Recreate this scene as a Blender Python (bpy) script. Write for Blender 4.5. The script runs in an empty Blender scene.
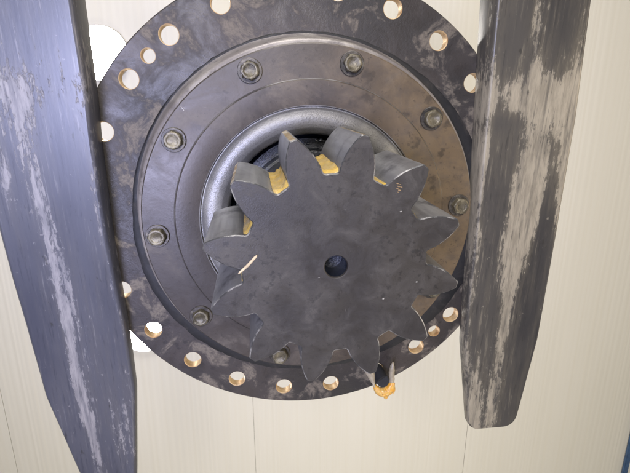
import bpy, bmesh, math, random
from math import sin, cos, pi, radians, atan2, hypot, sqrt, exp
from mathutils import Vector, Matrix, noise
from mathutils.geometry import tessellate_polygon

scene = bpy.context.scene
COL = scene.collection
random.seed(7)

# ------------------------------------------------------------------ camera
CAM_Z = 1.30                                   # metres above the warehouse floor
R3 = ((0.992053073, -0.035203757, 0.120794850),
      (0.0, 0.960059954, 0.279794360),
      (-0.125820111, -0.277570855, 0.952430428))
cam_d = bpy.data.cameras.new('camera')
cam = bpy.data.objects.new('camera', cam_d)
COL.objects.link(cam)
m = Matrix.Identity(4)
for r in range(3):
    m[r][0] = R3[r][0]
    m[r][1] = -R3[r][1]
    m[r][2] = -R3[r][2]
m[2][3] = CAM_Z
cam.matrix_world = m
cam_d.sensor_width = 36.0
cam_d.lens = 473.0 / 630.0 * 36.0
cam_d.clip_start = 0.01
cam_d.clip_end = 200
scene.camera = cam

# ------------------------------------------------------------------ world, lamps, exposure
world = bpy.data.worlds.new('World')
scene.world = world
world.use_nodes = True
bg = world.node_tree.nodes['Background']
bg.inputs['Color'].default_value = (1.0, 0.95, 0.87, 1)
bg.inputs['Strength'].default_value = 0.42
scene.view_settings.view_transform = 'Standard'
scene.view_settings.look = 'None'
scene.view_settings.gamma = 1.0
scene.view_settings.exposure = 0.0
scene.view_settings.use_curve_mapping = False


def area(name, loc, target, size, power, color, spread=180):
    d = bpy.data.lights.new(name, 'AREA')
    d.shape = 'DISK'
    d.size = size
    d.energy = power
    d.color = color
    d.spread = radians(spread)
    o = bpy.data.objects.new(name, d)
    COL.objects.link(o)
    o.location = loc
    o.rotation_euler = (Vector(target) - Vector(loc)).to_track_quat('-Z', 'Y').to_euler()
    return o


GX, GY, GZ = 0.0811, 0.1698, CAM_Z + 0.7273     # centre of the flange underside
area('rear_light', (0.0, -2.4, 1.75), (GX, GY, GZ - 0.1), 1.5, 60, (1.0, 0.97, 0.95))
area('low_light', (-0.12, -0.75, 0.12), (GX, GY, GZ), 0.40, 27, (1.0, 0.96, 0.92))
area('left_blue_fill', (-0.60, 0.12, 0.12), (-0.42, 0.2, GZ), 0.6, 11, (0.60, 0.64, 1.0), 75)  # unseen blue fill added below the left fork; no doorway stands there
area('right_light', (2.2, 0.2, 0.9), (GX, GY, GZ), 1.0, 22, (1.0, 0.85, 0.64))
area('front_light', (0.6, 3.2, 0.5), (0.55, 1.9, CAM_Z + 2.4), 1.6, 26, (1.0, 0.95, 0.88), 130)  # unseen fill added to brighten the ceiling

# ------------------------------------------------------------------ helpers


def obj(name, bm, mats, parent=None, loc=(0, 0, 0), sharp=35):
    me = bpy.data.meshes.new(name)
    bmesh.ops.recalc_face_normals(bm, faces=bm.faces)
    bm.to_mesh(me)
    bm.free()
    for mm in (mats if isinstance(mats, (list, tuple)) else [mats]):
        me.materials.append(mm)
    for p in me.polygons:
        p.use_smooth = True
    me.set_sharp_from_angle(angle=radians(sharp))
    o = bpy.data.objects.new(name, me)
    COL.objects.link(o)
    o.location = loc
    if parent:
        o.parent = parent
    return o


def empty(name, loc):
    o = bpy.data.objects.new(name, None)
    o.empty_display_size = 0.05
    COL.objects.link(o)
    o.location = loc
    return o


def tag(o, label=None, cat=None, group=None, kind=None):
    for k, v in (('label', label), ('category', cat), ('group', group), ('kind', kind)):
        if v:
            o[k] = v
    return o


def lathe(bm, prof, segs=96, closed=False, mat=0):
    rings = []
    for (r, z) in prof:
        if r < 1e-6:
            rings.append([bm.verts.new((0, 0, z))])
        else:
            rings.append([bm.verts.new((r * cos(2 * pi * i / segs), r * sin(2 * pi * i / segs), z)) for i in range(segs)])
    pairs = list(zip(rings, rings[1:]))
    if closed:
        pairs.append((rings[-1], rings[0]))
    for a, b in pairs:
        for i in range(segs):
            j = (i + 1) % segs
            if len(a) == 1:
                f = bm.faces.new((a[0], b[i], b[j]))
            elif len(b) == 1:
                f = bm.faces.new((a[i], a[j], b[0]))
            else:
                f = bm.faces.new((a[i], a[j], b[j], b[i]))
            f.material_index = mat


def loop_verts(bm, pts, z):
    return [bm.verts.new((p[0], p[1], z)) for p in pts]


def bridge(bm, a, b, mat=0):
    n = len(a)
    for i in range(n):
        j = (i + 1) % n
        f = bm.faces.new((a[i], a[j], b[j], b[i]))
        f.material_index = mat


def fill(bm, loops, mat=0):
    flat = [v for l in loops for v in l]
    for t in tessellate_polygon([[v.co.copy() for v in l] for l in loops]):
        try:
            f = bm.faces.new([flat[i] for i in t])
            f.material_index = mat
        except ValueError:
            pass


def circle(r, n, cx=0.0, cy=0.0, ph=0.0):
    return [(cx + r * cos(ph + 2 * pi * i / n), cy + r * sin(ph + 2 * pi * i / n)) for i in range(n)]


# ------------------------------------------------------------------ materials
class NT:
    def __init__(s, name, vary=False):
        s.vary = vary
        s.m = bpy.data.materials.new(name)
        s.m.use_nodes = True
        s.t = s.m.node_tree
        s.b = s.t.nodes['Principled BSDF']
        s.tc = s.t.nodes.new('ShaderNodeTexCoord')

    def n(s, typ, **kw):
        nd = s.t.nodes.new(typ)
        for k, v in kw.items():
            setattr(nd, k, v)
        return nd

    def link(s, a, b):
        s.t.links.new(a, b)

    def coord(s, scale=(1, 1, 1), loc=(0, 0, 0), rot=(0, 0, 0)):
        mp = s.n('ShaderNodeMapping')
        mp.inputs['Scale'].default_value = scale
        mp.inputs['Location'].default_value = loc
        mp.inputs['Rotation'].default_value = rot
        src = s.tc.outputs['Object']
        if s.vary:
            oi = s.n('ShaderNodeObjectInfo')
            ad = s.n('ShaderNodeVectorMath', operation='ADD')
            s.link(src, ad.inputs[0])
            s.link(s.math('MULTIPLY', oi.outputs['Random'], 9.0), ad.inputs[1])
            src = ad.outputs[0]
        s.link(src, mp.inputs['Vector'])
        return mp.outputs[0]

    def noise(s, scale, detail=6, rough=0.6, stretch=(1, 1, 1), loc=(0, 0, 0), dist=0.0, vec=None):
        nd = s.n('ShaderNodeTexNoise')
        nd.inputs['Scale'].default_value = scale
        nd.inputs['Detail'].default_value = detail
        nd.inputs['Roughness'].default_value = rough
        nd.inputs['Distortion'].default_value = dist
        s.link(vec if vec else s.coord(stretch, loc), nd.inputs['Vector'])
        return nd.outputs['Fac']

    def val(s, x, sock):
        if isinstance(x, (int, float)):
            sock.default_value = x
        else:
            s.link(x, sock)

    def math(s, op, a, b=0.0, clamp=False):
        nd = s.n('ShaderNodeMath', operation=op, use_clamp=clamp)
        s.val(a, nd.inputs[0])
        s.val(b, nd.inputs[1])
        return nd.outputs[0]

    def ramp(s, x, lo, hi, a=0.0, b=1.0):
        nd = s.n('ShaderNodeMapRange', interpolation_type='SMOOTHSTEP')
        s.val(x, nd.inputs['Value'])
        nd.inputs['From Min'].default_value = lo
        nd.inputs['From Max'].default_value = hi
        nd.inputs['To Min'].default_value = a
        nd.inputs['To Max'].default_value = b
        return nd.outputs[0]

    def mix(s, fac, a, b):
        nd = s.n('ShaderNodeMix', data_type='RGBA')
        s.val(fac, nd.inputs['Factor'])
        for x, k in ((a, 'A'), (b, 'B')):
            sk = [i for i in nd.inputs if i.name == k and i.type == 'RGBA'][0]
            if isinstance(x, tuple):
                sk.default_value = (*x, 1)
            else:
                s.link(x, sk)
        return [o for o in nd.outputs if o.type == 'RGBA'][0]

    def attr(s, name):
        nd = s.n('ShaderNodeAttribute', attribute_name=name)
        return nd.outputs['Fac']

    def xyz(s):
        nd = s.n('ShaderNodeSeparateXYZ')
        s.link(s.tc.outputs['Object'], nd.inputs[0])
        return nd.outputs

    def bump(s, height, strength=0.3, dist=0.002, prev=None):
        nd = s.n('ShaderNodeBump')
        nd.inputs['Strength'].default_value = strength
        nd.inputs['Distance'].default_value = dist
        s.link(height, nd.inputs['Height'])
        if prev:
            s.link(prev, nd.inputs['Normal'])
        return nd.outputs[0]

    def out(s, color=None, rough=None, metal=0.0, normal=None, spec=0.5):
        b = s.b
        if isinstance(color, tuple):
            b.inputs['Base Color'].default_value = (*color, 1)
        elif color:
            s.link(color, b.inputs['Base Color'])
        if rough is not None:
            s.val(rough, b.inputs['Roughness'])
        s.val(metal, b.inputs['Metallic'])
        b.inputs['Specular IOR Level'].default_value = spec
        if normal:
            s.link(normal, b.inputs['Normal'])
        return s.m


def steel(name, dark, mid, light, scale=14, lo=0.52, hi=0.66, rough=(0.35, 0.6), bump=0.25, seed=0.0, metal=0.15, scratch=True, specks=0.0, pits=0.55, vary=False, film=None):
    """oily dark steel: broad tone changes, crusty patches of dried dirt, fine pits and scratches"""
    t = NT(name, vary)
    big = t.noise(scale * 0.35, 3, 0.5, loc=(seed, 1.3, 0))
    patch = t.noise(scale, 10, 0.68, loc=(1.7, seed, 0.4), dist=0.6)
    fine = t.noise(scale * 14, 6, 0.65, loc=(seed, seed, 2))
    c = t.mix(t.ramp(big, 0.35, 0.65), dark, mid)
    pm = t.math('MULTIPLY', t.ramp(patch, lo, hi), t.ramp(fine, 0.30, 0.62, 0.45, 1.0))
    c = t.mix(pm, c, light)
    if film:                                     # dried rusty dirt lying over one side of the part
        x = t.math('ADD', t.xyz()[0], t.math('MULTIPLY', t.math('SUBTRACT', patch, 0.5), 0.35))
        fm = t.math('MULTIPLY', t.ramp(x, -0.05, 0.20), t.ramp(t.noise(48, 6, 0.65, loc=(seed, 6, 0)), 0.3, 0.6, 0.45, 1.0))
        c = t.mix(t.math('MULTIPLY', fm, 0.8), c, film)
    mott = t.noise(scale * 3.2, 5, 0.6, loc=(seed, 7, 1))
    pit = t.math('MAXIMUM', t.ramp(fine, 0.58, 0.70), t.math('MULTIPLY', t.ramp(mott, 0.56, 0.66), t.ramp(big, 0.42, 0.6)))
    c = t.mix(t.math('MULTIPLY', pit, pits), c, tuple(x * 0.45 for x in dark))
    if scratch:
        s1 = t.noise(60, 4, 0.6, stretch=(1, 14, 1), loc=(seed, 0, 0))
        s2 = t.noise(50, 4, 0.6, vec=t.coord((13, 1.2, 1), rot=(0, 0, 0.9)))
        sm = t.math('MAXIMUM', t.ramp(s1, 0.69, 0.76), t.ramp(s2, 0.70, 0.76))
        c = t.mix(t.math('MULTIPLY', sm, 0.35), c, tuple(min(1, x * 2.4 + 0.05) for x in mid))
    if specks:
        vo = t.n('ShaderNodeTexVoronoi')
        vo.inputs['Scale'].default_value = 34
        t.link(t.coord((1, 1.7, 1), loc=(seed, 3, 0), rot=(0, 0, 0.6)), vo.inputs['Vector'])
        sp = t.math('MULTIPLY', t.ramp(t.math('ADD', vo.outputs['Distance'], t.math('MULTIPLY', fine, 0.06)), 0.050, 0.080, 1, 0), t.ramp(t.noise(21, 2, 0.5, loc=(9, seed, 0)), 0.50, 0.6))
        c = t.mix(t.math('MULTIPLY', sp, specks), c, (0.55, 0.53, 0.47))
    rg = t.ramp(patch, 0.35, 0.65, rough[0], rough[1])
    h = t.math('ADD', t.math('MULTIPLY', patch, 0.8), t.math('MULTIPLY', fine, 0.35))
    return t.out(c, rg, metal, t.bump(h, bump, 0.002))


M = {}
M['flange'] = steel('flange_steel', (0.021, 0.018, 0.017), (0.046, 0.037, 0.033), (0.150, 0.126, 0.098), 17, 0.51, 0.60, (0.38, 0.7), 0.5, 2.0)
M['plate'] = steel('cover_plate_steel', (0.046, 0.039, 0.035), (0.074, 0.060, 0.049), (0.115, 0.098, 0.080), 11, 0.48, 0.68, (0.36, 0.55), 0.22, 5.0, 0.25, film=(0.155, 0.108, 0.058))
M['flank'] = steel('boss_side_steel', (0.16, 0.142, 0.137), (0.25, 0.225, 0.212), (0.35, 0.32, 0.285), 13, 0.48, 0.66, (0.34, 0.48), 0.3, 8.0, 0.35)
M['gear'] = steel('pinion_steel', (0.036, 0.032, 0.029), (0.052, 0.046, 0.039), (0.080, 0.072, 0.062), 38, 0.52, 0.76, (0.36, 0.58), 0.18, 3.0, 0.25, True, 0.8, pits=0.6)
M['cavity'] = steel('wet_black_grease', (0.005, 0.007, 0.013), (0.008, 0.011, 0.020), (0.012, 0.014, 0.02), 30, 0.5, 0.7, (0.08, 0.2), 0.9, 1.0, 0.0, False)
M['dark_band'] = steel('black_band', (0.006, 0.006, 0.007), (0.011, 0.010, 0.011), (0.030, 0.026, 0.023), 24, 0.52, 0.7, (0.55, 0.75), 0.35, 12.0, 0.0, False)
M['bolt'] = steel('bolt_steel', (0.060, 0.052, 0.036), (0.13, 0.112, 0.075), (0.28, 0.25, 0.17), 60, 0.48, 0.66, (0.3, 0.5), 0.35, 4.0, 0.5, False, vary=True)
M['washer'] = steel('washer_steel', (0.04, 0.036, 0.032), (0.08, 0.070, 0.058), (0.18, 0.16, 0.13), 70, 0.5, 0.68, (0.3, 0.5), 0.3, 6.0, 0.5, False, vary=True)
M['housing'] = steel('gearbox_cast_iron', (0.04, 0.038, 0.04), (0.07, 0.065, 0.06), (0.14, 0.12, 0.10), 10, 0.5, 0.66, (0.5, 0.7), 0.4, 9.0, 0.1, False)


def flank_of_teeth():
    t = NT('pinion_tooth_flank')
    f = t.noise(40, 5, 0.6, stretch=(1, 1, 0.06))
    g = t.noise(18, 6, 0.65, loc=(2, 5, 1))
    c = t.mix(t.ramp(f, 0.35, 0.7), (0.13, 0.13, 0.137), (0.27, 0.27, 0.272))
    c = t.mix(t.ramp(g, 0.5, 0.7), c, (0.05, 0.05, 0.056))
    return t.out(c, t.ramp(g, 0.3, 0.7, 0.28, 0.45), 0.25, t.bump(f, 0.12, 0.001))


def worn_edge():
    t = NT('worn_bright_edge')
    f = t.noise(45, 6, 0.7)
    c = t.mix(t.ramp(f, 0.46, 0.62), (0.07, 0.07, 0.07), (0.40, 0.385, 0.36))
    return t.out(c, 0.35, 0.5, t.bump(f, 0.3, 0.001))


def cast_ring():
    t = NT('burnished_cast_ring')
    f = t.noise(650, 3, 0.6)
    g = t.noise(14, 5, 0.6)
    c = t.mix(t.ramp(g, 0.4, 0.66), (0.18, 0.175, 0.172), (0.29, 0.28, 0.262))
    c = t.mix(t.math('MULTIPLY', t.ramp(f, 0.52, 0.66), 0.6), c, (0.07, 0.07, 0.07))
    return t.out(c, t.ramp(g, 0.3, 0.7, 0.30, 0.42), 0.30, t.bump(f, 0.40, 0.0010))


def hole_wall():
    t = NT('drilled_hole_wall')
    f = t.noise(70, 5, 0.65)
    z = t.noise(120, 3, 0.5, stretch=(0.1, 0.1, 3))
    c = t.mix(t.ramp(f, 0.40, 0.66), (0.72, 0.54, 0.30), (0.46, 0.27, 0.11))
    c = t.mix(t.math('MULTIPLY', t.ramp(z, 0.45, 0.7), 0.4), c, (0.65, 0.55, 0.40))
    return t.out(c, 0.5, 0.35, t.bump(z, 0.3, 0.001))


def grease():
    t = NT('yellow_grease')
    f = t.noise(55, 5, 0.6)
    g = t.noise(160, 4, 0.6)
    c = t.mix(t.ramp(f, 0.36, 0.62), (0.54, 0.36, 0.075), (0.44, 0.32, 0.12))
    c = t.mix(t.ramp(g, 0.58, 0.70), c, (0.26, 0.17, 0.05))
    t.b.inputs['Subsurface Weight'].default_value = 0.25
    t.b.inputs['Subsurface Radius'].default_value = (0.006, 0.004, 0.002)
    return t.out(c, 0.32, 0.0, t.bump(f, 0.4, 0.003))


def orange_grease():
    t = NT('orange_grease')
    f = t.noise(70, 5, 0.6)
    c = t.mix(t.ramp(f, 0.40, 0.62), (0.70, 0.36, 0.05), (0.66, 0.42, 0.13))
    c = t.mix(t.ramp(t.noise(120, 4, 0.6, loc=(3, 1, 2)), 0.60, 0.7), c, (0.22, 0.08, 0.02))
    t.b.inputs['Subsurface Weight'].default_value = 0.5
    t.b.inputs['Subsurface Radius'].default_value = (0.01, 0.006, 0.002)
    return t.out(c, 0.3, 0.0, t.bump(f, 0.4, 0.002))


def fork_mat(name, paint, paint2, bare, bare2, seed):
    t = NT(name)
    w = t.attr('wear')
    st = t.noise(30, 8, 0.65, stretch=(2.6, 0.16, 1), loc=(seed, seed * 0.3, 0))
    st2 = t.noise(95, 6, 0.7, stretch=(1.5, 0.22, 1), loc=(seed, 0, 1))
    ch = t.noise(42, 8, 0.7, loc=(0, seed, 0), stretch=(1.6, 0.6, 1))
    s = t.math('ADD', t.math('MULTIPLY', st, 0.55), t.math('MULTIPLY', ch, 0.25))
    s = t.math('ADD', s, t.math('MULTIPLY', st2, 0.25))
    s = t.math('ADD', s, w)
    crumb = t.noise(170, 5, 0.75, stretch=(1.3, 0.45, 1), loc=(seed, 2, 4))
    sc = t.math('ADD', s, t.math('MULTIPLY', t.math('SUBTRACT', crumb, 0.5), 0.55))
    soft = t.ramp(s, 0.90, 1.14)
    mask = t.math('ADD', t.math('MULTIPLY', t.ramp(sc, 0.985, 1.035), 0.7), t.math('MULTIPLY', soft, 0.3))
    tone = t.noise(7, 4, 0.55, stretch=(1, 0.4, 1), loc=(seed, 2, 0))
    fib = t.noise(150, 6, 0.7, stretch=(1.6, 0.07, 1), loc=(seed, 5, 1))
    fib2 = t.noise(55, 5, 0.65, stretch=(1.6, 0.10, 1), loc=(seed, 8, 2))
    p = t.mix(t.ramp(tone, 0.35, 0.65), paint, paint2)
    dust = t.ramp(s, 0.66, 0.98, 0.0, 0.55)
    p = t.mix(t.math('MULTIPLY', dust, t.ramp(fib2, 0.38, 0.62, 0.25, 1.0)), p, tuple(x * 0.55 for x in bare2))
    b = t.mix(t.ramp(st2, 0.36, 0.62), bare2, bare)
    c = t.mix(t.math('MULTIPLY', mask, t.ramp(fib2, 0.34, 0.50, 0.45, 1.0)), p, b)
    hair = t.math('MULTIPLY', t.ramp(fib, 0.56, 0.68), t.ramp(s, 0.68, 0.95, 0.12, 0.65))
    c = t.mix(hair, c, bare2)
    hair2 = t.math('MULTIPLY', t.ramp(fib, 0.44, 0.34), 0.55)
    c = t.mix(hair2, c, tuple(x * 0.7 for x in paint))
    # small chips and pits
    chip = t.ramp(t.noise(110, 4, 0.6, loc=(seed, 4, 0)), 0.68, 0.74)
    c = t.mix(t.math('MULTIPLY', chip, 0.5), c, bare)
    pit = t.ramp(t.noise(75, 5, 0.6, loc=(4, seed, 0), stretch=(1.4, 0.5, 1)), 0.66, 0.72)
    c = t.mix(t.math('MULTIPLY', pit, 0.7), c, (0.03, 0.028, 0.027))
    rg = t.ramp(mask, 0, 1, 0.36, 0.52)
    h = t.math('ADD', t.math('MULTIPLY', mask, -0.6), t.math('MULTIPLY', st2, 0.3))
    return t.out(c, rg, 0.12, t.bump(h, 0.35, 0.001))


def panel_mat():
    t = NT('cream_ceiling_sheet')
    f = t.noise(1.6, 4, 0.55, stretch=(1.5, 0.3, 1))
    g = t.noise(6, 4, 0.6, stretch=(8, 0.05, 1))
    d = t.noise(30, 4, 0.6)
    c = t.mix(t.ramp(f, 0.35, 0.65), (0.83, 0.80, 0.715), (0.805, 0.775, 0.685))
    c = t.mix(t.math('MULTIPLY', t.ramp(g, 0.45, 0.65), 0.35), c, (0.79, 0.75, 0.64))
    c = t.mix(t.ramp(d, 0.74, 0.80), c, (0.45, 0.40, 0.32))
    return t.out(c, 0.55, 0.0, None, 0.3)


def plain(name, col, rough=0.5, metal=0.0, nscale=40, var=0.3):
    t = NT(name)
    f = t.noise(nscale, 5, 0.6)
    c = t.mix(t.ramp(f, 0.35, 0.65), col, tuple(x * (1 - var) for x in col))
    return t.out(c, rough, metal, t.bump(f, 0.15, 0.001))


def emit(name, col, strength, edge):
    t = NT(name)
    x, y, z = t.xyz()
    r = t.math('SQRT', t.math('ADD', t.math('MULTIPLY', x, x), t.math('MULTIPLY', y, y)))
    t.b.inputs['Base Color'].default_value = (0.9, 0.9, 0.9, 1)
    t.b.inputs['Emission Color'].default_value = (*col, 1)
    t.link(t.ramp(r, 0.075, 0.118, strength, edge), t.b.inputs['Emission Strength'])   # diffuser brightest in the middle
    return t.m


M['tooth'] = flank_of_teeth()
M['edge'] = worn_edge()
M['ring'] = cast_ring()
M['tip'] = steel('rusty_tooth_tip', (0.16, 0.12, 0.07), (0.30, 0.22, 0.12), (0.50, 0.45, 0.38), 50, 0.48, 0.6, (0.4, 0.6), 0.3, 11.0, 0.2, False)
M['hole'] = hole_wall()
M['grease'] = grease()
M['orange'] = orange_grease()
M['fork_r'] = fork_mat('fork_paint_black', (0.036, 0.035, 0.037), (0.066, 0.062, 0.058), (0.32, 0.285, 0.22), (0.22, 0.195, 0.150), 1.0)
M['fork_l'] = fork_mat('fork_paint_flare_blue', (0.048, 0.050, 0.066), (0.076, 0.078, 0.096), (0.25, 0.235, 0.23), (0.165, 0.158, 0.162), 4.0)  # same dark paint, with the blue veil of lens flare mixed into its colour
M['panel'] = panel_mat()
M['seam'] = plain('seam_backing', (0.70, 0.66, 0.56), 0.7)
M['blue'] = plain('blue_painted_steel', (0.06, 0.13, 0.27), 0.45)
M['lamp_body'] = plain('lamp_grey_housing', (0.55, 0.55, 0.56), 0.45)
M['lamp_glow'] = emit('lamp_lens_glow', (1.0, 0.96, 0.90), 115.0, 9.0)
M['rubber'] = plain('black_rubber', (0.010, 0.010, 0.012), 0.75, 0.0, 90)
M['bright'] = plain('turned_bare_edge', (0.24, 0.23, 0.22), 0.4, 0.5, 25, 0.6)
M['rust'] = plain('tan_rust', (0.30, 0.20, 0.10), 0.7, 0.0, 120)
M['fleck'] = plain('pale_paint_fleck', (0.55, 0.54, 0.52), 0.5)
M['bead'] = plain('glossy_black_bead', (0.006, 0.008, 0.014), 0.06)  # gloss for small beads added to give glints
M['grey_grease'] = plain('grey_dried_grease', (0.34, 0.29, 0.21), 0.4, 0.0, 60)
M['straw'] = plain('pale_straw', (0.62, 0.50, 0.33), 0.6, 0.0, 90)

# ------------------------------------------------------------------ floor below the camera (structure)
bm = bmesh.new()
bmesh.ops.create_grid(bm, x_segments=1, y_segments=1, size=7)
tag(obj('floor', bm, plain('concrete_floor', (0.30, 0.29, 0.27), 0.7, 0.0, 3), None, (0.5, 1.0, 0)), 'grey concrete floor under the lifted gearbox', None, None, 'structure')

# ------------------------------------------------------------------ ceiling (structure)
CZ = CAM_Z + 2.40
PITCH = 1.338
ceiling = empty('ceiling', (0, 0, CZ))
tag(ceiling, 'cream ribbed sheet ceiling with long straight seams above the gearbox', None, None, 'structure')


def panel_mesh():
    rng = random.Random(3)
    w = PITCH - 0.0026
    xs = [(0.0, 0.0)]
    x = 0.012
    while x < w - 0.03:
        p = rng.choice((0.022, 0.028, 0.034, 0.040))
        d = rng.choice((0.0003, 0.0005, 0.0009))
        if x + p > w - 0.008:
            break
        xs += [(x, 0.0), (x + p * 0.22, -d), (x + p * 0.55, -d), (x + p * 0.78, 0.0)]
        x += p
    xs.append((w, 0.0))
    ys = (-4.0, 7.0)
    bm = bmesh.new()
    rows = [[bm.verts.new((a, y, b)) for a, b in xs] for y in ys]
    top = [[bm.verts.new((a, y, 0.003)) for a in (0.0, w)] for y in ys]
    for i in range(len(xs) - 1):
        bm.faces.new((rows[0][i], rows[0][i + 1], rows[1][i + 1], rows[1][i]))
    for k in (0, 1):
        e = rows[0][-k], rows[1][-k]
        bm.faces.new((e[0], e[1], top[1][k], top[0][k]))
    bm.faces.new((top[0][0], top[0][1], top[1][1], top[1][0]))
    return bm


first = None
for i in range(-3, 4):
    x0 = -0.060 + i * PITCH + 0.00175
    if first is None:
        first = obj('ceiling_panel', panel_mesh(), M['panel'], ceiling, (x0, 0, 0), 60)
    else:
        o = first.copy()
        COL.objects.link(o)
        o.parent = ceiling
        o.location = (x0, 0, 0)
bm = bmesh.new()
bmesh.ops.create_cube(bm, size=1)
bmesh.ops.scale(bm, vec=(10.0, 12.0, 0.02), verts=bm.verts)
obj('seam_backing', bm, M['seam'], ceiling, (0.6, 1.5, 0.016))

bm = bmesh.new()
bmesh.ops.create_cube(bm, size=1)
bmesh.ops.scale(bm, vec=(0.034, 8.0, 0.02), verts=bm.verts)
bmesh.ops.bevel(bm, geom=bm.edges[:], offset=0.003, segments=2, affect='EDGES')
o = obj('trim_strip', bm, M['blue'], None, (2.452, 2.0, CZ - 0.0152))
tag(o, 'narrow blue painted strip along the ceiling at the lower right', 'trim strip')

# ------------------------------------------------------------------ lamps on the ceiling


def make_lamp(x, y, label):
    r = 0.120
    t = tag(empty('ceiling_lamp', (x, y, CZ - 0.004)), label, 'lamp', 'round lamps along the ceiling')
    bm = bmesh.new()
    lathe(bm, [(0.0, 0.0), (r * 0.98, 0.0), (r * 1.0, -0.006), (r * 1.0, -0.026), (r * 0.985, -0.027), (r * 0.98, -0.010)], 64)
    obj('housing', bm, M['lamp_body'], t)
    bm = bmesh.new()
    lathe(bm, [(r * 0.97, -0.012), (r * 0.975, -0.019), (r * 0.95, -0.024), (r * 0.84, -0.029), (r * 0.6, -0.034), (r * 0.3, -0.037), (0.0, -0.038)], 64)
    obj('lens', bm, M['lamp_glow'], t, sharp=180)
    return t


make_lamp(-0.668, -0.195, 'round glaring lamp showing between the left fork and the top of the flange')
make_lamp(-0.622, 1.190, 'round glaring lamp seen through a flange hole beside the lower part of the left fork')

# ------------------------------------------------------------------ forks


def lerp_tab(tab, v):
    for (a, *p), (b, *q) in zip(tab, tab[1:]):
        if v <= b:
            k = (v - a) / (b - a)
            return [x + (y - x) * k for x, y in zip(p, q)]
    return list(tab[-1][1:])


def make_fork(name, tab, y0, y1, mat, wear_fn, round_tip):
    """tab rows: y, x left, x right, underside height below the flange face. Top is flat, underside thins to the tip"""
    bm = bmesh.new()
    NU = 28
    ys = []
    y = y0
    while y < y1 - 1e-6:
        ys.append(y)
        y += 0.0075 if y < y1 - 0.03 or not round_tip else (0.002 if y < y1 - 0.006 else 0.0007)
    ys.append(y1)
    lw = bm.verts.layers.float.new('wear')
    ch = 0.0035
    under, upper = [], []
    for y in ys:
        xl, xr, t = lerp_tab(tab, y)
        if round_tip:                                 # rounded corners at the blunt end
            d = y1 - y
            rr = 0.022
            if d < rr:
                ins = rr - sqrt(max(0.0, rr * rr - (rr - d) ** 2))
                xl += ins * 0.75
                xr -= ins
        row = []
        us = [0.0, 0.0] + [i / NU for i in range(1, NU)] + [1.0, 1.0]
        for k, u in enumerate(us):
            x = xl + (xr - xl) * u
            z = -t
            if k == 0 or k == len(us) - 1:
                z = -t + ch
            elif k == 1:
                x += ch
            elif k == len(us) - 2:
                x -= ch
            wob = 0.0005 * noise.noise(Vector((x * 18, y * 18, 3.3)))
            v = bm.verts.new((x + (wob if k < 2 or k > len(us) - 3 else 0), y, z))
            v[lw] = wear_fn(u, y)
            row.append(v)
        under.append(row)
        r2 = []
        for x in (xl, xr):
            v = bm.verts.new((x, y, -0.0010))
            v[lw] = 0.25 if wear_fn is None else wear_fn(0.0 if x == xl else 1.0, y)
            r2.append(v)
        upper.append(r2)
    for a, b in zip(under, under[1:]):
        for i in range(len(a) - 1):
            bm.faces.new((a[i], a[i + 1], b[i + 1], b[i]))
    for (a, b), (c, d) in zip(zip(upper, upper[1:]), zip(under, under[1:])):
        bm.faces.new((a[0], a[1], b[1], b[0]))
        bm.faces.new((a[0], b[0], d[0], c[0]))
        bm.faces.new((a[1], c[-1], d[-1], b[1]))
    for e in (0, -1):
        bm.faces.new([*under[e], upper[e][1], upper[e][0]])
    o = obj(name, bm, mat, None, (0, 0, GZ), 50)
    return o


def g2(u, y, uc, yc, su, sy, a):
    return a * exp(-((u - uc) / su) ** 2 - ((y - yc) / sy) ** 2)


def wear_right(u, y):
    w = 0.35
    # broad bare streak down the middle, narrowing to the tip
    w += g2(u, y, 0.62 - 0.5 * max(0, y - 0.1), 0.16, 0.25, 0.17, 0.34)
    w += g2(u, y, 0.50, 0.36, 0.06, 0.12, 0.24)
    w += g2(u, y, 0.55, -0.005, 0.55, 0.035, 0.26)
    w += g2(u, y, 0.28, 0.07, 0.09, 0.10, 0.05)
    w += g2(u, y, 0.02, 0.10, 0.07, 0.22, 0.24)
    w += g2(u, y, 0.97, 0.06, 0.10, 0.16, 0.26)
    w += g2(u, y, 0.45, 0.24, 0.14, 0.05, 0.10)
    w += g2(u, y, 0.10, 0.55, 0.16, 0.12, 0.26)
    w += g2(u, y, 0.45, 0.57, 0.10, 0.08, 0.20)
    w += g2(u, y, 0.42, -0.10, 0.05, 0.05, 0.14)
    # places where the paint held
    w -= g2(u, y, 0.22, 0.155, 0.13, 0.10, 0.16)
    w -= g2(u, y, 0.84, 0.19, 0.10, 0.09, 0.24)
    w -= g2(u, y, 0.22, 0.035, 0.22, 0.014, 0.20)
    w -= g2(u, y, 0.20, -0.08, 0.15, 0.05, 0.16)
    w -= g2(u, y, 0.75, -0.09, 0.18, 0.06, 0.16)
    w -= g2(u, y, 0.80, 0.38, 0.22, 0.14, 0.14)
    w -= g2(u, y, 0.25, 0.34, 0.15, 0.10, 0.08)
    return w


def wear_left(u, y):
    w = 0.322
    c = 0.44 + 0.32 * (y - 0.1)
    w += g2(u, y, c, 0.14, 0.10, 0.20, 0.22)
    w += g2(u, y, 0.42, 0.33, 0.07, 0.14, 0.20)
    w += g2(u, y, 0.40, 0.53, 0.08, 0.12, 0.32)
    w += g2(u, y, 0.15, 0.10, 0.12, 0.07, 0.20)
    w += g2(u, y, 0.40, -0.01, 0.6, 0.035, 0.16)
    w += g2(u, y, 0.98, 0.2, 0.06, 0.4, 0.10)
    w += g2(u, y, 0.80, 0.52, 0.14, 0.08, 0.16)
    w -= g2(u, y, 0.72, 0.12, 0.14, 0.12, 0.16)
    w -= g2(u, y, 0.12, 0.30, 0.14, 0.16, 0.12)
    return w


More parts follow.
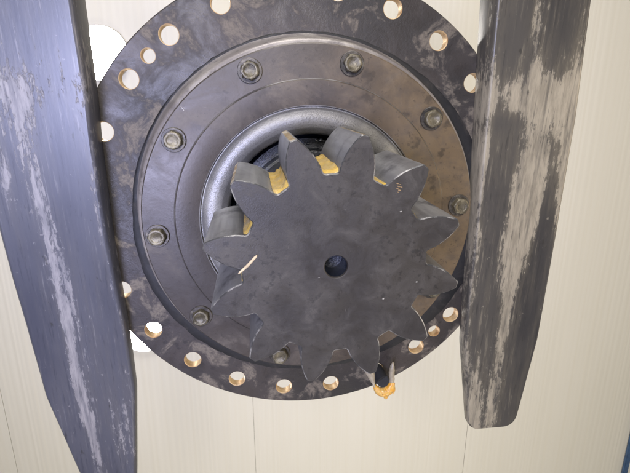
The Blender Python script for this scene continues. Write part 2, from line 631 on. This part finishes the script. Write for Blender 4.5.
tab_r = [(-0.60, 0.330, 0.474, 0.062), (-0.13, 0.3365, 0.4775, 0.0530), (0.03, 0.3425, 0.4880, 0.0430), (0.22, 0.3490, 0.4918, 0.0320),
         (0.35, 0.3508, 0.4925, 0.0255), (0.415, 0.3535, 0.4925, 0.0225), (0.592, 0.3805, 0.4775, 0.0150), (0.60, 0.3815, 0.4765, 0.0148)]
f = make_fork('lift_fork', tab_r, -0.60, 0.600, M['fork_r'], wear_right, True)
tag(f, 'worn black fork right of the gearbox, streaked with bare metal, blunt tip in view', 'lift fork', 'pair of steel lift forks')
tab_l = [(-0.60, -0.372, -0.212, 0.064), (-0.13, -0.367, -0.2165, 0.0555), (0.00, -0.365, -0.2150, 0.0480), (0.06, -0.363, -0.2170, 0.0450), (0.20, -0.3585, -0.2165, 0.0375),
         (0.26, -0.3565, -0.2140, 0.0340), (0.33, -0.3520, -0.2110, 0.0295), (0.385, -0.3500, -0.2095, 0.0262),
         (0.46, -0.3465, -0.2090, 0.0220), (0.622, -0.3180, -0.2250, 0.0150), (0.80, -0.284, -0.245, 0.012)]
f = make_fork('lift_fork', tab_l, -0.60, 0.74, M['fork_l'], wear_left, False)
tag(f, 'scuffed dark lift fork left of the gearbox, flare blue painted into its colour, its tip running out of the frame', 'lift fork', 'pair of steel lift forks')

# ------------------------------------------------------------------ gearbox with pinion
unit = tag(empty('swing_gearbox', (GX, GY, GZ)),
           'greasy dark gearbox with round drilled flange and large toothed pinion, lying across the two forks', 'gearbox')

# flange: drilled ring
R_OUT, R_IN, R_HOLE, TH = 0.3498, 0.250, 0.3199, 0.018
bm = bmesh.new()
NO = 240
outs = []
for rr, z in ((R_OUT - 0.0018, 0.0), (R_OUT, 0.0018), (R_OUT, TH - 0.002), (R_OUT - 0.002, TH)):
    outs.append(loop_verts(bm, circle(rr, NO), z))
ins = [loop_verts(bm, circle(R_IN, 120), z) for z in (0.0, TH)]
for a, b in zip(outs, outs[1:]):
    bridge(bm, a, b)
bridge(bm, ins[0], ins[1])
holes = []
for k in range(24):
    holes.append((radians(7.892 + 15 * k), 0.0134))
holes += [(radians(-134.5), 0.0098), (radians(45.3), 0.0098)]
bl, tl = [], []
for a, r in holes:
    rad_c = R_HOLE if r > 0.012 else R_HOLE - 0.001
    cx, cy = rad_c * cos(a), rad_c * sin(a)
    n = 36
    l0 = loop_verts(bm, circle(r + 0.0009, n, cx, cy), 0.0)
    l1 = loop_verts(bm, circle(r, n, cx, cy), 0.0012)
    l2 = loop_verts(bm, circle(r, n, cx, cy), TH - 0.001)
    l3 = loop_verts(bm, circle(r + 0.0008, n, cx, cy), TH)
    bridge(bm, l0, l1, 1)
    bridge(bm, l1, l2, 1)
    bridge(bm, l2, l3, 1)
    bl.append(l0)
    tl.append(l3)
fill(bm, [outs[0], ins[0]] + bl)
fill(bm, [outs[-1], ins[1]] + tl)
obj('flange', bm, [M['flange'], M['hole']], unit)

# boss flank: flared side between flange and cover plate
bm = bmesh.new()
lathe(bm, [(0.252, 0.010), (0.2618, 0.0004), (0.2600, -0.0014), (0.2575, -0.0050), (0.2552, -0.0110), (0.2530, -0.0220), (0.2508, -0.0340),
           (0.2490, -0.0430), (0.2478, -0.0470), (0.2452, -0.0495), (0.2340, -0.0502)], 180)
obj('boss', bm, M['flank'], unit, sharp=50)
# bolted cover plate
bm = bmesh.new()
lathe(bm, [(0.230, -0.0500), (0.2415, -0.0508), (0.2420, -0.0560), (0.2414, -0.0606), (0.2398, -0.0622), (0.1968, -0.0622), (0.1960, -0.0626), (0.1952, -0.0640),
           (0.1942, -0.0646), (0.1620, -0.0648), (0.1608, -0.0643), (0.1603, -0.0630), (0.1600, -0.0570), (0.158, -0.0500)], 180)
obj('cover_plate', bm, M['plate'], unit, sharp=25)
# bright line of bare metal along the two machined steps
bm = bmesh.new()
lathe(bm, [(0.1604, -0.0640), (0.1609, -0.0650), (0.1616, -0.0651)], 180)
lathe(bm, [(0.1953, -0.0641), (0.1958, -0.0634), (0.1964, -0.0627)], 180)
obj('machined_edge', bm, M['bright'], unit)
# thin black ring round the foot of the boss, wider at bottom and right
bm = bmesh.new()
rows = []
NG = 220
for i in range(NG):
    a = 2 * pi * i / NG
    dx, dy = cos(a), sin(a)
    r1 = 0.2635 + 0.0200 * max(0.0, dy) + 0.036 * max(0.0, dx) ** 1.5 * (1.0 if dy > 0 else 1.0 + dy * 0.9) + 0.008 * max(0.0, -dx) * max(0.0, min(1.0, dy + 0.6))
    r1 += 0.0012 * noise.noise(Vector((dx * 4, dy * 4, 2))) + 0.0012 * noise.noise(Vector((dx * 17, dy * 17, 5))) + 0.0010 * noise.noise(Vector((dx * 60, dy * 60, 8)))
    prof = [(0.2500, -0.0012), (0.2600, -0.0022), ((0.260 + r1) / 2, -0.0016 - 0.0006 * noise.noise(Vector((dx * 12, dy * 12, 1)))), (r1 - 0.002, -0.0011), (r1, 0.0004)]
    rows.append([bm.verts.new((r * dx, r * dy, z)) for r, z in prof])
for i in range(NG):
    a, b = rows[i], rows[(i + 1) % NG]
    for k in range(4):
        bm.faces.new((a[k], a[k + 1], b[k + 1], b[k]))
obj('dark_ring', bm, M['dark_band'], unit, sharp=80)
# rounded cast ring round the pinion
bm = bmesh.new()
prof = [(0.1600, -0.0600), (0.1585, -0.0606)]
for k in range(15):
    a = radians(14 + k * 9.5)
    prof.append((0.1435 + 0.0148 * cos(a), -0.0580 - 0.0090 * sin(a)))
prof += [(0.1290, -0.0585), (0.1245, -0.0540), (0.1215, -0.0440), (0.1205, -0.0300), (0.1200, 0.000)]
lathe(bm, prof, 180)
obj('cast_ring', bm, M['ring'], unit, sharp=60)
# black greasy cavity and shaft behind the pinion
bm = bmesh.new()
lathe(bm, [(0.1199, -0.030), (0.1198, 0.012), (0.1150, 0.016), (0.112, 0.004), (0.098, 0.003), (0.096, -0.02), (0.090, -0.021)], 120)
obj('cavity', bm, M['cavity'], unit)
bm = bmesh.new()
lathe(bm, [(0.092, -0.015), (0.0915, -0.130), (0.05, -0.131)], 96)
obj('shaft_collar', bm, M['cavity'], unit)
# gear housing above the flange
bm = bmesh.new()
lathe(bm, [(0.255, 0.020), (0.225, 0.030), (0.215, 0.05), (0.19, 0.07), (0.18, 0.09), (0.18, 0.30), (0.15, 0.32), (0.0, 0.32)], 96)
obj('gear_housing', bm, M['housing'], unit)

# bolts on the cover plate
washer_bm = bmesh.new()
lathe(washer_bm, [(0.009, -0.0002), (0.0160, 0.0), (0.0164, -0.0008), (0.0164, -0.0028), (0.0158, -0.0034), (0.0128, -0.0034), (0.0124, -0.0030), (0.0095, -0.0030)], 40)
washer_me = None


def bolt_bm():
    bm = bmesh.new()
    R = 0.0128
    z0, z1 = -0.0028, -0.0128
    hexa = [(R * cos(pi / 3 * k), R * sin(pi / 3 * k)) for k in range(6)]
    pts = []
    for k in range(6):                           # rounded corners
        p, q = Vector(hexa[k]), Vector(hexa[(k + 1) % 6])
        pts += [p.lerp(q, 0.06), p.lerp(q, 0.5), p.lerp(q, 0.94)]
    la = loop_verts(bm, pts, z0)
    lb = loop_verts(bm, pts, z1 + 0.0016)
    lc = loop_verts(bm, [(p.normalized() * min(p.length, 0.0112)) for p in pts], z1 + 0.0003)
    ld = loop_verts(bm, [(p.normalized() * 0.0098) for p in pts], z1)
    le = loop_verts(bm, [(p.normalized() * 0.0076) for p in pts], z1 + 0.0002)
    lf = loop_verts(bm, [(p.normalized() * 0.0070) for p in pts], z1 + 0.0007)
    for a, b in ((la, lb), (lb, lc), (lc, ld), (ld, le), (le, lf)):
        bridge(bm, a, b)
    bm.faces.new(lf)
    return bm


b0 = None
for k in range(10):
    a = radians(-112.16 + 36 * k)
    loc = (0.2213 * cos(a), 0.2213 * sin(a), -0.0622)
    if b0 is None:
        b0 = obj('bolt', bolt_bm(), M['bolt'], unit, loc, 40)
        w0 = obj('washer', washer_bm, M['washer'], b0)
        b, w = b0, w0
    else:
        b = b0.copy()
        COL.objects.link(b)
        b.parent = unit
        b.location = loc
        w = w0.copy()
        COL.objects.link(w)
        w.parent = b
    b.rotation_euler = (0, 0, random.uniform(0, 1.05))

# pinion
TIP, ROOT = 0.1384, 0.0985
ZF, ZB = -0.2655, -0.1270
PH = radians(-138.55)
half = [(0.0985, 11.9), (0.0990, 11.0), (0.1005, 10.4), (0.1045, 9.9), (0.1090, 9.2), (0.1140, 8.2), (0.1190, 7.1), (0.1240, 5.85),
        (0.1285, 4.6), (0.1325, 3.4), (0.1360, 2.3), (0.1378, 1.75)]
outline = []
for k in range(12):
    ac = PH + k * pi / 6
    for r, h in half:
        outline.append((r, ac - radians(h)))
    outline.append((TIP, ac - radians(1.2)))
    outline.append((TIP, ac + radians(1.2)))
    for r, h in reversed(half):
        outline.append((r, ac + radians(h)))
pts = [Vector((r * cos(a), r * sin(a))) for r, a in outline]
n = len(pts)
inset = []
for i in range(n):
    d = (pts[(i + 1) % n] - pts[i - 1]).normalized()
    nrm = Vector((-d.y, d.x))
    inset.append(pts[i] + nrm * 0.0011)
bm = bmesh.new()
l0 = loop_verts(bm, inset, ZF)
l1 = loop_verts(bm, pts, ZF + 0.0010)
l2 = loop_verts(bm, pts, ZB - 0.001)
l3 = loop_verts(bm, inset, ZB)
bridge(bm, l0, l1, 1)
bridge(bm, l1, l2, 2)
for fc in bm.faces:
    if fc.material_index == 2 and all(hypot(v.co.x, v.co.y) > TIP - 0.0003 for v in fc.verts):
        fc.material_index = 4                    # worn, rusty tooth tips
bridge(bm, l2, l3, 1)
c0 = loop_verts(bm, circle(0.0132, 40), ZF)
c1 = loop_verts(bm, circle(0.0126, 40), ZF + 0.0004)
c2 = loop_verts(bm, circle(0.0118, 40), ZF + 0.0024)
c3 = loop_verts(bm, circle(0.0112, 40), ZF + 0.030)
bridge(bm, c0, c1, 0)
bridge(bm, c1, c2, 0)
bridge(bm, c2, c3, 3)
bm.faces.new(c3).material_index = 3
fill(bm, [l0, c0], 0)
fill(bm, [l3], 0)
pinion = obj('pinion', bm, [M['gear'], M['edge'], M['tooth'], M['cavity'], M['tip']], unit, sharp=14)

# grease left in the tooth gaps
for gap, amt in ((-153.55, 0.75), (-123.55, 1.0), (-93.55, 0.95), (-63.55, 0.38), (-33.55, 0.35), (176.45, 0.3), (-3.55, 0.25)):
    bm = bmesh.new()
    NA, NZ = 14, 26
    g = []
    for j in range(NZ + 1):
        v = j / NZ
        z = ZF + 0.004 + v * (0.010 + 0.118 * min(1, amt + 0.05))
        row = []
        for i in range(NA + 1):
            u = i / NA * 2 - 1
            a = radians(gap + u * 4.8)
            lump = noise.noise(Vector((gap + u * 1.4, v * 6, 1))) * 0.0016 + noise.noise(Vector((gap + u * 4, v * 17, 5))) * 0.0009
            r = ROOT + 0.0022 * amt + lump * amt + 0.0035 * abs(u) ** 3 * amt
            if j in (0, NZ):
                r = ROOT - 0.0006
            row.append(bm.verts.new((r * cos(a), r * sin(a), z)))
        g.append(row)
    for a_, b_ in zip(g, g[1:]):
        for i in range(NA):
            bm.faces.new((a_[i], a_[i + 1], b_[i + 1], b_[i]))
    obj('grease', bm, M['grease'], pinion, sharp=180)


# ------------------------------------------------------------------ plug with orange grease at the flange rim
def at(px, py, t):
    """point seen at photo pixel (px, py) on the level t metres under the flange face, in gearbox space"""
    d = Vector(((px - 315) / 473, (py - 236.5) / 473, 1.0))
    w = Vector([sum(R3[r][c] * d[c] for c in range(3)) for r in range(3)])
    w *= (GZ - CAM_Z - t) / w.z
    return w - Vector((GX, GY, GZ - CAM_Z))


def blob(bm, chain, segs=14, seed=0.0, rough=0.12):
    """lumpy closed body along a chain of (centre, radius)"""
    rings = []
    for i, (c, r) in enumerate(chain):
        t = (chain[min(i + 1, len(chain) - 1)][0] - chain[max(i - 1, 0)][0]).normalized()
        s = t.cross(Vector((0.11, 0.17, 1.0))).normalized()
        q = t.cross(s)
        rings.append([bm.verts.new(c + (s * cos(2 * pi * k / segs) + q * sin(2 * pi * k / segs)) * r *
                                   (1 + rough * noise.noise(Vector((k * 0.9, i * 1.3, seed))) * 2)) for k in range(segs)])
    for a, b in zip(rings, rings[1:]):
        bridge(bm, a, b)
    bm.faces.new(rings[0])
    bm.faces.new(rings[-1])


pc = at(382.6, 380.5, 0.030)
toward = (Vector((0, 0, CAM_Z)) - (pc + Vector((GX, GY, GZ)))).normalized()
plug = None
bm = bmesh.new()
lathe(bm, [(0.0, 0.0010), (0.0070, 0.0010), (0.0100, 0.0011), (0.0108, 0.0008), (0.0112, -0.001), (0.0108, -0.030), (0.0, -0.031)], 36)
rot = toward.to_track_quat('Z', 'Y').to_matrix().to_4x4()
bmesh.ops.transform(bm, matrix=Matrix.Translation(pc) @ rot, verts=bm.verts)
blob(bm, [(at(375.5, 369.8, 0.0), 0.0120), (at(376.0, 370.5, 0.006), 0.0135), (at(378.5, 374, 0.014), 0.0122), (pc - toward * 0.003, 0.0108)], 20, 4.0, 0.03)
plug = obj('rubber_plug', bm, M['rubber'], unit, sharp=40)
bm = bmesh.new()
t0 = 0.022
def spline(ch, k=4):
    out = []
    for i in range(len(ch) - 1):
        p0, p1, p2, p3 = ch[max(i - 1, 0)], ch[i], ch[i + 1], ch[min(i + 2, len(ch) - 1)]
        for j in range(k):
            u = j / k
            f = lambda a, b, c, d: 0.5 * ((2 * b) + (c - a) * u + (2 * a - 5 * b + 4 * c - d) * u * u + (3 * b - a - 3 * c + d) * u ** 3)
            out.append((f(p0[0], p1[0], p2[0], p3[0]), max(0.0003, f(p0[1], p1[1], p2[1], p3[1]))))
    return out + [ch[-1]]


blob(bm, spline([(at(373.6, 383, t0), 0.0008), (at(375.4, 387, t0), 0.0042), (at(379, 391, t0), 0.0074), (at(384.5, 391.6, t0), 0.0092), (at(389.5, 388, t0), 0.0086),
                 (at(391.6, 383, t0), 0.0054), (at(391.8, 378.5, t0), 0.0008)], 5), 18, 2.0, 0.16)
blob(bm, spline([(at(384, 391, t0), 0.0060), (at(385.2, 394.5, t0), 0.0056), (at(385.8, 397.5, t0), 0.0036), (at(386.0, 399.2, t0), 0.0008)]), 14, 5.0)
blob(bm, spline([(at(390.5, 384, t0), 0.0060), (at(392.6, 388.5, t0), 0.0050), (at(393.4, 391.5, t0), 0.0026), (at(393.7, 393.5, t0), 0.0006)]), 14, 7.0)
obj('grease_drip', bm, M['orange'], plug, sharp=180)

bm = bmesh.new()
blob(bm, spline([(at(391.6, 386, t0), 0.0020), (at(391.6, 380, t0), 0.0054), (at(391.4, 374, t0), 0.0052), (at(392.0, 368.5, t0), 0.0046), (at(392.6, 364.5, t0), 0.0028), (at(392.9, 362, t0), 0.0006)]), 14, 8.0, 0.14)
obj('grease_string', bm, M['grey_grease'], plug, sharp=180)
# grey grease string hanging from the lowest tooth
tz = -ZF - 0.012
bm = bmesh.new()
blob(bm, spline([(at(366.5, 368, tz), 0.0030), (at(370.2, 373.5, tz), 0.0046), (at(372.2, 379, tz), 0.0032), (at(373.6, 384, tz), 0.0016), (at(374.6, 387.5, tz), 0.0004)]), 12, 3.0, 0.1)
obj('grease_string', bm, M['grey_grease'], pinion, sharp=180)

# rusty smear on one tooth, pale flecks of paint on the cover plate, glossy beads added in the cavity to catch glints
fz = -ZF + 0.0001
bm = bmesh.new()
for px, py, r in ((397.6, 183.5, 0.0010), (398.6, 186.2, 0.0014), (397.4, 188.6, 0.0010), (399.4, 190.2, 0.0012), (401.2, 187.0, 0.0010), (400.2, 184.4, 0.0006), (398.0, 192.0, 0.0007)):
    c = at(px, py, fz)
    blob(bm, [(c + Vector((-r * 1.3, -r * 0.4, 0)), r * 0.15), (c + Vector((-r * 0.6, 0, 0)), r * 0.5), (c + Vector((r * 0.5, r * 0.2, 0)), r * 0.55), (c + Vector((r * 1.4, r * 0.3, 0)), r * 0.12)], 8, px, 0.4)
tag(obj('rust_smear', bm, M['rust'], pinion, sharp=180), None, None, None, 'stuff')
bm = bmesh.new()
for px, py, r in ((181.0, 106.6, 0.0007), (182.2, 108.4, 0.0009), (183.6, 110.2, 0.0008), (184.2, 108.0, 0.0005)):
    c = at(px, py, 0.0624)
    blob(bm, [(c + Vector((-r, -r * 1.5, 0)), r * 0.2), (c, r * 0.6), (c + Vector((r, r * 1.5, 0)), r * 0.2)], 8, px, 0.4)
tag(obj('paint_fleck', bm, M['fleck'], unit, sharp=180), None, None, None, 'stuff')
bm = bmesh.new()
for px, py, tt in ((233.5, 158.5, 0.050), (236.5, 155.5, 0.052), (240.5, 152.8, 0.054), (245.5, 149.5, 0.052), (247.0, 153.0, 0.056), (315.5, 140.0, 0.058), (320.5, 140.2, 0.058), (308, 143.5, 0.056), (228, 163, 0.05)):
    c = at(px, py, tt)
    d = Vector((0.0030 * cos(px), 0.0030 * sin(px) - 0.001, 0.0012))
    blob(bm, spline([(c - d, 0.0004), (c - d * 0.5, 0.0020), (c + d * 0.4, 0.0024), (c + d, 0.0004)], 3), 10, px, 0.15)
tag(obj('glint_bead', bm, M['bead'], unit, sharp=180), None, None, None, 'stuff')

# ------------------------------------------------------------------ splinter stuck on the pinion face
a, b = at(238.3, 274, 0.2670), at(257, 255.5, 0.2668)
bm = bmesh.new()
blob(bm, [(a, 0.0004), (a.lerp(b, 0.12), 0.0011), (a.lerp(b, 0.5) + Vector((0.0006, 0.0006, 0)), 0.0013), (a.lerp(b, 0.9), 0.0012), (b, 0.0007)], 8, 1.0, 0.2)
s = obj('wood_splinter', bm, M['straw'], None, (GX, GY, GZ))
tag(s, 'pale wood splinter stuck across a tooth at the left of the pinion face', 'splinter')
